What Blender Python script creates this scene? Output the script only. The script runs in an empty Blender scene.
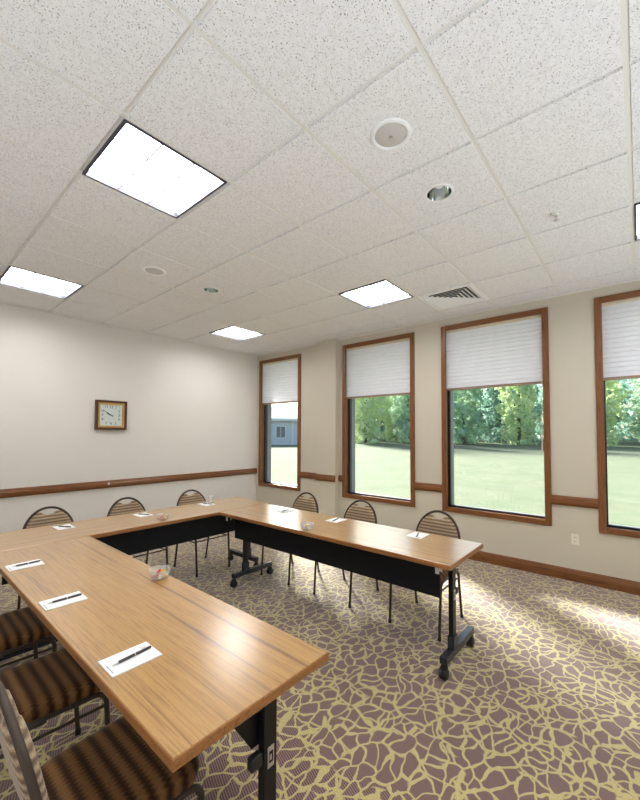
import bpy, bmesh, math, random
from mathutils import Vector, Matrix, Euler
random.seed(7)
C = bpy.context.scene.collection
S = bpy.context.scene
PI = math.pi

# ------------------------------------------------------------------ camera
H = 1.50                      # eye height above the carpet
cam_d = bpy.data.cameras.new('camera')
cam = bpy.data.objects.new('camera', cam_d)
C.objects.link(cam)
rt = Vector((0.648, -0.762, 0.004)); fw = Vector((0.761, 0.648, 0.036))
fw.normalize(); rt = (rt - fw * rt.dot(fw)).normalized(); up = rt.cross(fw)
cam.matrix_world = Matrix(((rt.x, up.x, -fw.x, 0), (rt.y, up.y, -fw.y, 0), (rt.z, up.z, -fw.z, H), (0, 0, 0, 1)))
cam_d.sensor_fit = 'HORIZONTAL'; cam_d.sensor_width = 36.0
cam_d.lens = 375.6 / 640 * 36.0
cam_d.shift_y = (421.1 - 400) / 640
cam_d.clip_start = 0.05; cam_d.clip_end = 500
S.camera = cam

# ------------------------------------------------------------------ light
EXPOSURE = 0.13
SUN = 24.0
SKY = 0.30
LAMP = 21.0
S.view_settings.view_transform = 'Standard'
S.view_settings.look = 'None'
S.view_settings.exposure = EXPOSURE
S.view_settings.gamma = 1
S.view_settings.use_curve_mapping = False
sun_dir = Vector((-0.62, -0.85, -0.60)).normalized()
S.cycles.diffuse_bounces = 10; S.cycles.max_bounces = 16
w = bpy.data.worlds.new('sky'); S.world = w; w.use_nodes = True
wn = w.node_tree.nodes; wl = w.node_tree.links; wn.clear()
sk = wn.new('ShaderNodeTexSky'); sk.sky_type = 'NISHITA'; sk.sun_disc = False
sk.sun_elevation = math.asin(-sun_dir.z); sk.sun_rotation = math.atan2(-sun_dir.x, -sun_dir.y)
sk.air_density = 1.0; sk.dust_density = 2.0; sk.altitude = 100
bgn = wn.new('ShaderNodeBackground'); bgn.inputs[1].default_value = SKY
wo = wn.new('ShaderNodeOutputWorld')
wl.new(sk.outputs[0], bgn.inputs[0]); wl.new(bgn.outputs[0], wo.inputs[0])
sd = bpy.data.lights.new('sun', 'SUN'); sd.energy = SUN; sd.angle = math.radians(11); sd.color = (1.0, 0.95, 0.86)
so = bpy.data.objects.new('sun', sd); C.objects.link(so)
so.location = (14, 16, 12)
so.rotation_euler = sun_dir.to_track_quat('-Z', 'Y').to_euler()
# added fill lamps, out of view behind the camera, to lift the ceiling
def area(name, loc, aim, sx, sy, power, color):
    d = bpy.data.lights.new(name, 'AREA'); d.shape = 'RECTANGLE'; d.size = sx; d.size_y = sy; d.energy = power; d.color = color
    o = bpy.data.objects.new(name, d); C.objects.link(o); o.location = loc
    o.rotation_euler = (Vector(aim) - Vector(loc)).to_track_quat('-Z', 'Y').to_euler(); d.spread = math.radians(112); return o
area('added_fill_left', (-2.2, 1.0, .35), (-1.2, 1.3, 2), 6.0, 1.4, 42, (.82, .91, 1.0))
area('added_fill_near', (1.5, -2.4, .35), (1.8, -1.3, 2), 6.0, 1.4, 70, (.82, .91, 1.0))

# ------------------------------------------------------------------ materials
def mat(name, color=(.5, .5, .5), rough=.5, metal=0.0, spec=.5):
    m = bpy.data.materials.new(name); m.use_nodes = True
    b = m.node_tree.nodes['Principled BSDF']
    b.inputs['Base Color'].default_value = (*color, 1); b.inputs['Roughness'].default_value = rough
    b.inputs['Metallic'].default_value = metal; b.inputs['Specular IOR Level'].default_value = spec
    return m
def nodes(m): return m.node_tree.nodes, m.node_tree.links, m.node_tree.nodes['Principled BSDF']
def mapping(m, scale=(1, 1, 1), rot=(0, 0, 0)):
    n, l, b = nodes(m)
    tc = n.new('ShaderNodeTexCoord'); mp = n.new('ShaderNodeMapping')
    mp.inputs['Scale'].default_value = scale; mp.inputs['Rotation'].default_value = rot
    l.new(tc.outputs['Object'], mp.inputs['Vector']); return mp.outputs[0]
def noise(m, vec, scale, detail=3, rough=.5, dist=0):
    n, l, b = nodes(m); t = n.new('ShaderNodeTexNoise')
    t.inputs['Scale'].default_value = scale; t.inputs['Detail'].default_value = detail
    t.inputs['Roughness'].default_value = rough; t.inputs['Distortion'].default_value = dist
    l.new(vec, t.inputs['Vector']); return t
def ramp(m, fac, stops):
    n, l, b = nodes(m); r = n.new('ShaderNodeValToRGB')
    e = r.color_ramp.elements
    while len(e) < len(stops): e.new(.5)
    for k, (p, c) in enumerate(stops): e[k].position = p; e[k].color = (*c, 1) if len(c) == 3 else c
    l.new(fac, r.inputs[0]); return r.outputs[0]
def mix(m, fac, a, b_, mode='MIX'):
    n, l, b = nodes(m); x = n.new('ShaderNodeMix'); x.data_type = 'RGBA'; x.blend_type = mode
    for s, v in ((x.inputs[0], fac), (x.inputs[6], a), (x.inputs[7], b_)):
        if isinstance(v, bpy.types.NodeSocket): l.new(v, s)
        elif isinstance(v, (int, float)): s.default_value = v
        else: s.default_value = (*v, 1)
    return x.outputs[2]
def mth(m, op, a, b_=0.0, c=None):
    n, l, b = nodes(m); x = n.new('ShaderNodeMath'); x.operation = op
    for k, v in enumerate((a, b_) if c is None else (a, b_, c)):
        if isinstance(v, bpy.types.NodeSocket): l.new(v, x.inputs[k])
        else: x.inputs[k].default_value = v
    return x.outputs[0]
def bump(m, h, strength=.2, dist=.01):
    n, l, b = nodes(m); x = n.new('ShaderNodeBump')
    x.inputs['Strength'].default_value = strength; x.inputs['Distance'].default_value = dist
    l.new(h, x.inputs['Height']); l.new(x.outputs[0], b.inputs['Normal'])
def col(m, socket):
    n, l, b = nodes(m); l.new(socket, b.inputs['Base Color'])

def wood(name, stops, axis, rough=.35, fine=1.0, spec=.5):
    """stops: dark to light; the grain runs along axis 0/1/2 of the object"""
    m = mat(name, rough=rough, spec=spec)
    sc = [22 * fine] * 3; sc[axis] = (.45 if fine < 1 else 1.1) * fine
    v = mapping(m, sc)
    a = noise(m, v, 2.3, 4, .6, .6)
    sc2 = [190 * fine] * 3; sc2[axis] = 7 * fine
    b_ = noise(m, mapping(m, sc2), 1.0, 3, .6)
    c1 = ramp(m, a.outputs[0], stops)
    pores = ramp(m, b_.outputs[0], [(.34, (.62, .55, .48)), (.5, (1, 1, 1))])
    col(m, mix(m, .75, c1, pores, 'MULTIPLY'))
    bump(m, b_.outputs[0], .08, .002)
    return m
LAM = [(.30, (.20, .088, .027)), (.40, (.40, .205, .053)), (.56, (.485, .265, .074)), (.66, (.36, .18, .046)), (.76, (.24, .11, .03))]
laminate = wood('oak_laminate', LAM, 0, .32, .8)
_b = laminate.node_tree.nodes['Principled BSDF']; _b.inputs['Coat Weight'].default_value = 1; _b.inputs['Coat Roughness'].default_value = .23; _b.inputs['Coat IOR'].default_value = 1.85
edge_wood = wood('oak_edge', [(.3, (.20, .08, .022)), (.5, (.36, .155, .050)), (.72, (.28, .115, .036))], 0, .35, 1.0)
TRIM = [(.28, (.085, .028, .009)), (.48, (.235, .090, .028)), (.6, (.20, .072, .022)), (.72, (.11, .038, .012))]
trim_x = wood('oak_trim_lengthwise', TRIM, 0, .34)
trim_y = wood('oak_trim_crosswise', TRIM, 1, .34)
trim_z = wood('oak_trim_upright', TRIM, 2, .34)

def wall_material(name, base):
    m = mat(name, base, .55, spec=.3)
    sc = lambda k: tuple(x * k for x in base)
    n1 = noise(m, mapping(m), 260, 2, .6); n2 = noise(m, mapping(m, (90, 90, 12)), 3, 2)
    col(m, mix(m, .5, ramp(m, n1.outputs[0], [(.3, sc(.95)), (.7, sc(1.05))]), ramp(m, n2.outputs[0], [(.3, sc(.965)), (.7, sc(1.035))])))
    bump(m, n1.outputs[0], .12, .002); return m
wallm = wall_material('beige_vinyl_wall', (.595, .555, .465))
farm = wall_material('pale_vinyl_wall', (.75, .725, .69))

tile_m = mat('acoustic_tile', (.74, .71, .68), .9, spec=.1)
_v = mapping(tile_m)
_a = noise(tile_m, _v, 150, 2, .65); _b = noise(tile_m, _v, 55, 3, .6)
pit = ramp(tile_m, _a.outputs[0], [(.335, (.25, .225, .215)), (.40, (.80, .795, .80))])
col(tile_m, mix(tile_m, .6, pit, ramp(tile_m, _b.outputs[0], [(.30, (.84, .82, .81)), (.55, (1, 1, 1))]), 'MULTIPLY'))
bump(tile_m, _a.outputs[0], .35, .003)
grid_m = mat('grid_paint', (.72, .70, .66), .5)
white_m = mat('white_enamel', (.82, .82, .82), .4)
dark_rim = mat('dark_rim', (.05, .05, .07), .5)

carpet = mat('patterned_carpet', (.3, .2, .2), .95, spec=.08)
def build_carpet(m):
    n, l, b = nodes(m)
    tc = n.new('ShaderNodeTexCoord')
    def warped(scale_n, amt, off=0.0):
        nz = n.new('ShaderNodeTexNoise'); nz.inputs['Scale'].default_value = scale_n; nz.inputs['Detail'].default_value = 2
        mp = n.new('ShaderNodeMapping'); mp.inputs['Location'].default_value = (off, off * 1.7, 0)
        l.new(tc.outputs['Object'], mp.inputs[0]); l.new(mp.outputs[0], nz.inputs['Vector'])
        s = n.new('ShaderNodeVectorMath'); s.operation = 'SUBTRACT'; s.inputs[1].default_value = (.5, .5, .5)
        l.new(nz.outputs['Color'], s.inputs[0])
        k = n.new('ShaderNodeVectorMath'); k.operation = 'SCALE'; k.inputs['Scale'].default_value = amt
        l.new(s.outputs[0], k.inputs[0])
        a = n.new('ShaderNodeVectorMath'); a.operation = 'ADD'
        l.new(mp.outputs[0], a.inputs[0]); l.new(k.outputs[0], a.inputs[1]); return a.outputs[0]
    def vor(vec, scale, rnd, asp, ang):
        mp = n.new('ShaderNodeMapping'); mp.inputs['Scale'].default_value = (1, asp, 0); mp.inputs['Rotation'].default_value = (0, 0, ang)
        l.new(vec, mp.inputs[0])
        v = n.new('ShaderNodeTexVoronoi'); v.feature = 'DISTANCE_TO_EDGE'; v.voronoi_dimensions = '2D'
        v.inputs['Scale'].default_value = scale; v.inputs['Randomness'].default_value = rnd
        l.new(mp.outputs[0], v.inputs['Vector']); return v.outputs[0]
    v1 = vor(warped(6.2, .16), 9.8, 1.0, 1.6, .5)
    v2 = vor(warped(6.2, .15, 5.3), 7.9, 1.0, .62, -.4)
    # line width breathes
    wn_ = n.new('ShaderNodeTexNoise'); wn_.inputs['Scale'].default_value = 8; l.new(tc.outputs['Object'], wn_.inputs['Vector'])
    w1 = mth(m, 'MULTIPLY_ADD', wn_.outputs[0], .12, .018)
    l1 = n.new('ShaderNodeMapRange'); l1.interpolation_type = 'SMOOTHSTEP'
    l.new(v1, l1.inputs[0]); l.new(mth(m, 'ADD', w1, .02), l1.inputs[1]); l.new(mth(m, 'SUBTRACT', w1, .015), l1.inputs[2])
    l1.inputs[3].default_value = 0; l1.inputs[4].default_value = 1
    l2 = n.new('ShaderNodeMapRange'); l2.interpolation_type = 'SMOOTHSTEP'
    l.new(v2, l2.inputs[0]); l2.inputs[1].default_value = .062; l2.inputs[2].default_value = .034
    l2.inputs[3].default_value = 0; l2.inputs[4].default_value = 1
    msk = n.new('ShaderNodeTexNoise'); msk.inputs['Scale'].default_value = 2.6; l.new(tc.outputs['Object'], msk.inputs['Vector'])
    mk = n.new('ShaderNodeMapRange'); l.new(msk.outputs[0], mk.inputs[0]); mk.inputs[1].default_value = .45; mk.inputs[2].default_value = .47
    line = mth(m, 'MAXIMUM', l1.outputs[0], mth(m, 'MULTIPLY', l2.outputs[0], mk.outputs[0]))
    # woven diagonal ribs inside the leaves
    wv = n.new('ShaderNodeTexWave'); wv.inputs['Scale'].default_value = 30; wv.inputs['Distortion'].default_value = 1.5; wv.inputs['Detail'].default_value = 2
    mpw = n.new('ShaderNodeMapping'); mpw.inputs['Rotation'].default_value = (0, 0, .35); l.new(tc.outputs['Object'], mpw.inputs[0]); l.new(mpw.outputs[0], wv.inputs['Vector'])
    leaf = ramp(m, wv.outputs[0], [(.25, (.095, .046, .045)), (.75, (.25, .158, .145))])
    pile = n.new('ShaderNodeTexNoise'); pile.inputs['Scale'].default_value = 160; l.new(tc.outputs['Object'], pile.inputs['Vector'])
    gold = ramp(m, pile.outputs[0], [(.3, (.42, .35, .13)), (.7, (.57, .495, .23))])
    c = mix(m, line, leaf, gold)
    col(m, c)
    b.inputs['Sheen Weight'].default_value = .8; b.inputs['Sheen Roughness'].default_value = .45
    b.inputs['Sheen Tint'].default_value = (.95, .95, 1, 1)
    bump(m, mth(m, 'ADD', pile.outputs[0], mth(m, 'MULTIPLY', line, .6)), .5, .004)
build_carpet(carpet)

metal_dark = mat('dark_brown_tube', (.055, .038, .029), .45, .1, .4)
black_m = mat('black_powdercoat', (.006, .006, .008), .42, 0, .35)
panel_m = mat('black_panel', (.005, .006, .010), .55, 0, .25)
bar_m = mat('foot_bar_paint', (.028, .032, .042), .25, .2)
rubber = mat('black_rubber', (.012, .012, .013), .55)
steel = mat('bright_steel', (.62, .62, .62), .3, .8)
plate_m = mat('pale_plate', (.6, .6, .58), .4)

def fabric(name, axis, a, b_, freq=19.0, zig=70.0, zax=1):
    m = mat(name, rough=.9, spec=.12)
    n, l, b = nodes(m)
    tc = n.new('ShaderNodeTexCoord'); sp = n.new('ShaderNodeSeparateXYZ'); l.new(tc.outputs['Object'], sp.inputs[0])
    z = mth(m, 'PINGPONG', mth(m, 'MULTIPLY', sp.outputs[zax], zig), 1.0)
    t = mth(m, 'ADD', mth(m, 'MULTIPLY', sp.outputs[axis], freq), mth(m, 'MULTIPLY', z, .13))
    f = mth(m, 'PINGPONG', t, .5)
    c = ramp(m, f, [(.05, a), (.20, tuple(.6 * x + .4 * y for x, y in zip(a, b_))), (.30, b_), (.47, tuple(1.25 * x for x in b_))])
    nz = noise(m, tc.outputs['Object'], 240, 2)
    col(m, mix(m, .6, c, ramp(m, nz.outputs[0], [(.3, (.55, .55, .55)), (.7, (1.1, 1.1, 1.1))]), 'MULTIPLY'))
    b.inputs['Sheen Weight'].default_value = .25; b.inputs['Sheen Roughness'].default_value = .4
    bump(m, nz.outputs[0], .3, .002)
    return m
seat_fab = fabric('striped_seat_fabric', 0, (.042, .018, .009), (.165, .082, .030), 21.0, 120.0)
back_fab = fabric('striped_back_fabric', 2, (.19, .125, .08), (.42, .315, .21), 38.0, 90.0)

glass = bpy.data.materials.new('window_glass'); glass.use_nodes = True
_n = glass.node_tree.nodes; _l = glass.node_tree.links; _n.clear()
_t = _n.new('ShaderNodeBsdfTransparent'); _t.inputs[0].default_value = (.95, .98, .97, 1)
_g = _n.new('ShaderNodeBsdfGlossy'); _g.inputs['Roughness'].default_value = .02
_lw = _n.new('ShaderNodeLayerWeight'); _lw.inputs[0].default_value = .5
_p5 = _n.new('ShaderNodeMath'); _p5.operation = 'POWER'; _p5.inputs[1].default_value = 5; _l.new(_lw.outputs['Facing'], _p5.inputs[0])
_f = _n.new('ShaderNodeMath'); _f.operation = 'MULTIPLY_ADD'; _f.inputs[1].default_value = .92; _f.inputs[2].default_value = .035; _l.new(_p5.outputs[0], _f.inputs[0])
_m = _n.new('ShaderNodeMixShader'); _o = _n.new('ShaderNodeOutputMaterial')
_l.new(_f.outputs[0], _m.inputs[0]); _l.new(_t.outputs[0], _m.inputs[1]); _l.new(_g.outputs[0], _m.inputs[2]); _l.new(_m.outputs[0], _o.inputs[0])
clear = glass.copy(); clear.name = 'clear_glass'
bronze = mat('bronze_sash', (.018, .016, .020), .4)
pale_frame = mat('grey_outer_frame', (.22, .22, .26), .5)
blind_m = mat('blind_slat', (.85, .83, .92), .5)
_n, _l, _b = nodes(blind_m)
_tr = _n.new('ShaderNodeBsdfTranslucent'); _tr.inputs[0].default_value = (.86, .85, .92, 1)
_mx = _n.new('ShaderNodeMixShader'); _mx.inputs[0].default_value = .4
_l.new(_b.outputs[0], _mx.inputs[1]); _l.new(_tr.outputs[0], _mx.inputs[2]); _l.new(_mx.outputs[0], _n['Material Output'].inputs[0])
rail_m = mat('blind_rail', (.30, .20, .15), .5)
headrail_m = mat('blind_headrail', (.72, .62, .48), .5)
cord_m = mat('white_cord', (.85, .85, .85), .6)
paper = mat('white_paper', (.86, .87, .88), .7)
ink = mat('grey_ink', (.42, .45, .50), .8)
pen_m = mat('pen_barrel', (.055, .045, .05), .3)
gold_m = mat('gold_bezel', (.62, .38, .12), .35, .5)
walnut = mat('walnut_frame', (.085, .030, .016), .3)
face_m = mat('clock_face', (.84, .85, .87), .5)
black_ink = mat('black_ink', (.02, .02, .02), .5)
chrome = mat('chrome_reflector', (.75, .78, .78), .12, 1.0)
outlet_m = mat('ivory_plastic', (.80, .76, .66), .4)
slot_m = mat('slot_black', (.03, .03, .03), .6)
grey_dome = mat('grey_dome', (.52, .50, .48), .6)
duct_dark = mat('duct_dark', (.012, .013, .015), .8)

lens = bpy.data.materials.new('lit_lens'); lens.use_nodes = True
_n, _l, _b = lens.node_tree.nodes, lens.node_tree.links, lens.node_tree.nodes['Principled BSDF']
_b.inputs['Base Color'].default_value = (.8, .8, .8, 1)
_b.inputs['Emission Color'].default_value = (1.0, .98, .955, 1); _b.inputs['Emission Strength'].default_value = LAMP
louver = mat('louver_white', (.80, .84, .86), .4)

frost = clear.copy(); frost.name = 'frosted_glass'
_n, _l = frost.node_tree.nodes, frost.node_tree.links
_pb = _n.new('ShaderNodeBsdfPrincipled'); _pb.inputs['Base Color'].default_value = (.85, .84, .86, 1); _pb.inputs['Roughness'].default_value = .2
_old = [k for k in _n['Material Output'].inputs[0].links][0].from_socket
_mx = _n.new('ShaderNodeMixShader'); _mx.inputs[0].default_value = .28
_l.new(_old, _mx.inputs[1]); _l.new(_pb.outputs[0], _mx.inputs[2]); _l.new(_mx.outputs[0], _n['Material Output'].inputs[0])
# ------------------------------------------------------------------ mesh helpers
class MB:
    def __init__(s): s.bm = bmesh.new()
    def box(s, x0, x1, y0, y1, z0, z1, M=None):
        if x0 > x1: x0, x1 = x1, x0
        if y0 > y1: y0, y1 = y1, y0
        if z0 > z1: z0, z1 = z1, z0
        P = [Vector((x, y, z)) for z in (z0, z1) for y in (y0, y1) for x in (x0, x1)]
        if M is not None: P = [M @ p for p in P]
        v = [s.bm.verts.new(p) for p in P]
        for f in ((0, 2, 3, 1), (4, 5, 7, 6), (0, 1, 5, 4), (2, 6, 7, 3), (0, 4, 6, 2), (1, 3, 7, 5)): s.bm.faces.new([v[k] for k in f])
        return s
    def prism(s, pts, axis, a0, a1):
        """closed 2-D outline (u,v) swept along axis; (u,v) are the two other axes in x,y,z order"""
        def mk(u, v, a):
            return Vector((a, u, v)) if axis == 0 else Vector((u, a, v)) if axis == 1 else Vector((u, v, a))
        A = [s.bm.verts.new(mk(u, v, a0)) for u, v in pts]; B = [s.bm.verts.new(mk(u, v, a1)) for u, v in pts]
        n = len(pts)
        s.bm.faces.new(A); s.bm.faces.new(B[::-1])
        for k in range(n): s.bm.faces.new((A[k], B[k], B[(k + 1) % n], A[(k + 1) % n]))
        return s
    def tube(s, pts, r, n=10, closed=False, caps=True):
        pts = [Vector(p) for p in pts]; m = len(pts); rings = []
        def rad(k): return r[k] if isinstance(r, (list, tuple)) else r
        t0 = (pts[1] - pts[0]).normalized()
        ref = Vector((0, 0, 1)) if abs(t0.z) < .9 else Vector((1, 0, 0))
        u = t0.cross(ref).normalized()
        for k in range(m):
            a = pts[(k - 1) % m] if (closed or k > 0) else pts[k]
            b = pts[(k + 1) % m] if (closed or k < m - 1) else pts[k]
            t = (b - a).normalized()
            u = (u - t * u.dot(t)).normalized(); v = t.cross(u)
            rings.append([s.bm.verts.new(pts[k] + (u * math.cos(2 * PI * q / n) + v * math.sin(2 * PI * q / n)) * rad(k)) for q in range(n)])
        for k in range(m if closed else m - 1):
            A, B = rings[k], rings[(k + 1) % m]
            for q in range(n): s.bm.faces.new((A[q], A[(q + 1) % n], B[(q + 1) % n], B[q]))
        if caps and not closed: s.bm.faces.new(rings[0][::-1]); s.bm.faces.new(rings[-1])
        return s
    def lathe(s, prof, n=32, c=(0, 0, 0), capb=False, capt=False):
        rings = []
        for r, z in prof:
            rings.append([s.bm.verts.new((c[0] + r * math.cos(2 * PI * q / n), c[1] + r * math.sin(2 * PI * q / n), c[2] + z)) for q in range(n)])
        for A, B in zip(rings, rings[1:]):
            for q in range(n): s.bm.faces.new((A[q], A[(q + 1) % n], B[(q + 1) % n], B[q]))
        if capb: s.bm.faces.new(rings[0][::-1])
        if capt: s.bm.faces.new(rings[-1])
        return s
    def build(s, name, m, parent=None, bevel=0, seg=2, smooth=False, xf=None):
        bmesh.ops.recalc_face_normals(s.bm, faces=s.bm.faces[:])
        if bevel: bmesh.ops.bevel(s.bm, geom=s.bm.edges[:], offset=bevel, segments=seg, profile=.5, affect='EDGES', clamp_overlap=True)
        if xf is not None: s.bm.transform(xf)
        me = bpy.data.meshes.new(name); s.bm.to_mesh(me); s.bm.free()
        if smooth:
            for p in me.polygons: p.use_smooth = True
            try: me.set_sharp_from_angle(angle=math.radians(38))
            except Exception: pass
        me.materials.append(m)
        o = bpy.data.objects.new(name, me); C.objects.link(o)
        if parent is not None: o.parent = parent
        return o
def fillet(pts, r, n=6):
    """round the inner corners of a polyline"""
    pts = [Vector(p) for p in pts]; out = [pts[0]]
    for a, b, c in zip(pts, pts[1:], pts[2:]):
        d1 = (a - b); d2 = (c - b); k = min(r, d1.length * .49, d2.length * .49)
        p, q = b + d1.normalized() * k, b + d2.normalized() * k
        for t in range(n + 1):
            f = t / n; out.append(p * (1 - f) ** 2 + b * 2 * f * (1 - f) + q * f * f)
    out.append(pts[-1]); return out
def tag(o, label, cat, group=None, kind=None):
    o['label'] = label; o['category'] = cat
    if group: o['group'] = group
    if kind: o['kind'] = kind
    return o
def thing(name, label, cat, loc=(0, 0, 0), rz=0.0, group=None):
    o = bpy.data.objects.new(name, None); C.objects.link(o); o.empty_display_size = .1
    o.location = loc; o.rotation_euler = (0, 0, rz)
    return tag(o, label, cat, group)
def struct(o, label=None, cat=None):
    o['kind'] = 'structure'
    if label: o['label'] = label
    if cat: o['category'] = cat
    return o
def copy_tree(o, parent=None):
    c = o.copy(); C.objects.link(c)
    if parent is not None: c.parent = parent
    for ch in [x for x in bpy.data.objects if x.parent == o]: copy_tree(ch, c)
    return c

# ------------------------------------------------------------------ the room
WX, FY, LX, NY = 4.70, 5.60, -3.2, -3.4         # window wall, clock wall, the two walls behind the camera
CZ = 3.008; T = .6096; GX, GY = .7104, 1.2304   # ceiling height, tile grid
WZ0, WZ1 = .535, 2.90
WIN = [(4.435, 5.515), (2.315, 3.53), (.735, 1.937), (-.87, .33)]
WT = .26                                        # wall thickness

struct(MB().box(LX, WX, NY, FY, -.1, 0).build('floor', carpet), 'carpet with gold leaf veins over plum brown', 'floor')
m_ = MB()
ys = [NY - .2] + sorted([y for a in WIN for y in a]) + [FY + .25]
for k in range(0, len(ys), 2): m_.box(WX, WX + WT, ys[k], ys[k + 1], -.1, CZ + .3)
for a, b in WIN: m_.box(WX, WX + WT, a, b, -.1, WZ0); m_.box(WX, WX + WT, a, b, WZ1, CZ + .3)
struct(m_.build('wall_right', wallm), 'beige vinyl wall with four tall windows', 'wall')
struct(MB().box(LX - .2, WX, FY, FY + .25, -.1, CZ + .3).build('wall_far', farm), 'pale wall with the square clock', 'wall')
struct(MB().box(LX - .2, LX, NY, FY, -.1, CZ + .3).build('wall_left', wallm), 'beige wall behind the camera', 'wall')
struct(MB().box(LX, WX, NY - .2, NY, -.1, CZ + .3).build('wall_near', wallm), 'beige wall behind the camera', 'wall')
struct(MB().box(4.60, WX, 3.60, 3.985, 0, CZ).build('wall_pilaster', wallm), 'shallow beige pilaster between the two far windows', 'pilaster')

# ceiling: tegular tiles hung a little below their grid
LIGHTS = [(0, 1), (0, 5), (4, 1), (4, 5), (4, -3), (0, -3), (-4, 1), (-4, -3)]
VENT = (5, 0)
DOWN = [(2.219, .922, 'round recessed downlight with chrome reflector nearest the camera'), (2.211, 3.385, 'small round chrome downlight farther down the ceiling towards the clock wall')]
m_ = MB(); g = .012
i0, i1 = math.floor((LX - GX) / T), math.ceil((WX - GX) / T); j0, j1 = math.floor((NY - GY) / T), math.ceil((FY - GY) / T)
for i in range(i0, i1):
    for j in range(j0, j1):
        if (i, j) in LIGHTS or (i, j) == VENT: continue
        xa, xb = max(LX, GX + i * T + g), min(WX, GX + (i + 1) * T - g)
        ya, yb = max(NY, GY + j * T + g), min(FY, GY + (j + 1) * T - g)
        if xb - xa < .02 or yb - ya < .02: continue
        hole = [d_ for d_ in DOWN if xa < d_[0] < xb and ya < d_[1] < yb]
        if hole:                                    # tile with a round cut-out
            hx, hy = hole[0][:2]; lay = []
            ang = sorted([2 * PI * q / 40 for q in range(40)] + [math.atan2(y_ - hy, x_ - hx) % (2 * PI) for x_ in (xa, xb) for y_ in (ya, yb)]); N = len(ang)
            for z in (CZ, CZ + .02):
                A, B = [], []
                for q in ang:
                    cx_, sy_ = math.cos(q), math.sin(q)
                    k = min(((xb if cx_ > 0 else xa) - hx) / cx_ if abs(cx_) > 1e-6 else 9, ((yb if sy_ > 0 else ya) - hy) / sy_ if abs(sy_) > 1e-6 else 9)
                    A.append(m_.bm.verts.new((hx + .075 * cx_, hy + .075 * sy_, z))); B.append(m_.bm.verts.new((hx + k * cx_, hy + k * sy_, z)))
                lay.append((A, B))
                for q in range(N): m_.bm.faces.new((A[q], B[q], B[(q + 1) % N], A[(q + 1) % N]))
            for q in range(N):
                p_ = (q + 1) % N
                m_.bm.faces.new((lay[0][1][q], lay[1][1][q], lay[1][1][p_], lay[0][1][p_])); m_.bm.faces.new((lay[0][0][q], lay[0][0][p_], lay[1][0][p_], lay[1][0][q]))
            continue
        m_.box(xa, xb, ya, yb, CZ, CZ + .02)
struct(m_.build('ceiling', tile_m), 'speckled white acoustic tile ceiling', 'ceiling')
m_ = MB()
for i in range(i0 + 1, i1): m_.box(GX + i * T - .0125, GX + i * T + .0125, NY, FY, CZ + .013, CZ + .03)
struct(m_.build('trim_1', grid_m), 'ceiling grid bars running along the window wall', 'ceiling grid')
m_ = MB()
for j in range(j0 + 1, j1): m_.box(LX, WX, GY + j * T - .0125, GY + j * T + .0125, CZ + .004, CZ + .03)
struct(m_.build('trim_2', grid_m), 'ceiling grid bars running towards the window wall', 'ceiling grid')
struct(MB().box(LX - .2, WX + WT, NY - .2, FY + .25, CZ + .12, CZ + .32).build('roof_deck', mat('roof_deck', (.3, .3, .3), .9)), 'roof over the room', 'roof')
struct(MB().box(WX + WT, WX + WT + 1.62, NY - 1.0, FY + 1.0, 3.18, 3.34).build('added_sun_eave', mat('eave_white', (.75, .74, .72), .8)), 'added unseen eave that cuts the sun through the windows', 'eave')  # unseen overhang, added to limit how deep sun falls on the carpet
m_ = MB()
m_.box(WX - .015, WX, NY, FY, CZ - .012, CZ + .001); m_.box(LX, WX, FY - .015, FY, CZ - .012, CZ + .001)
struct(m_.build('trim_3', grid_m), 'thin angle where the ceiling meets the walls', 'ceiling trim')

# baseboards and chair rails
def rail_prof(d, z0, z1):   # (offset from wall, z)
    h = z1 - z0
    return [(0, z0), (d * .55, z0), (d * .7, z0 + h * .12), (d, z0 + h * .25), (d, z0 + h * .6), (d * .75, z0 + h * .72), (d * .8, z0 + h * .82), (d * .55, z1), (0, z1)]
def run_y(name, y0, y1, prof, m, x=WX, sgn=-1):
    return struct(MB().prism([(x + sgn * u, v) for u, v in prof], 1, y0, y1).build(name, m))
def run_x(name, x0, x1, prof, m, y=FY, sgn=-1):
    return struct(MB().prism([(y + sgn * u, v) for u, v in prof], 0, x0, x1).build(name, m))
base_p = [(0, 0), (.018, 0), (.018, .075), (.014, .088), (.011, .108), (.005, .122), (0, .122)]
run_y('baseboard_right', NY, FY, base_p, trim_y); run_x('baseboard_far', LX, WX, base_p, trim_x)
rp = rail_prof(.030, .768, .868)
k_ = 4
for (a, b, x) in [(NY, -.87, WX), (.33, .735, WX), (1.937, 2.315, WX), (3.53, 3.60, WX), (3.60, 3.985, 4.60), (3.985, 4.435, WX)]:
    run_y('trim_%d' % k_, a, b, rp, trim_y, x)['label'] = 'oak chair rail between windows'; k_ += 1
run_x('trim_%d' % k_, LX, WX, rail_prof(.034, .758, .858), trim_x)['label'] = 'long oak chair rail under the clock'
tag(MB().box(-.012, .012, -.0015, .0015, -.012, .012).build('paper_tag', paper, bevel=.0005), 'tiny white tag stuck on the oak chair rail below the clock', 'tag').location = (2.07, FY - .036, .815)

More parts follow.
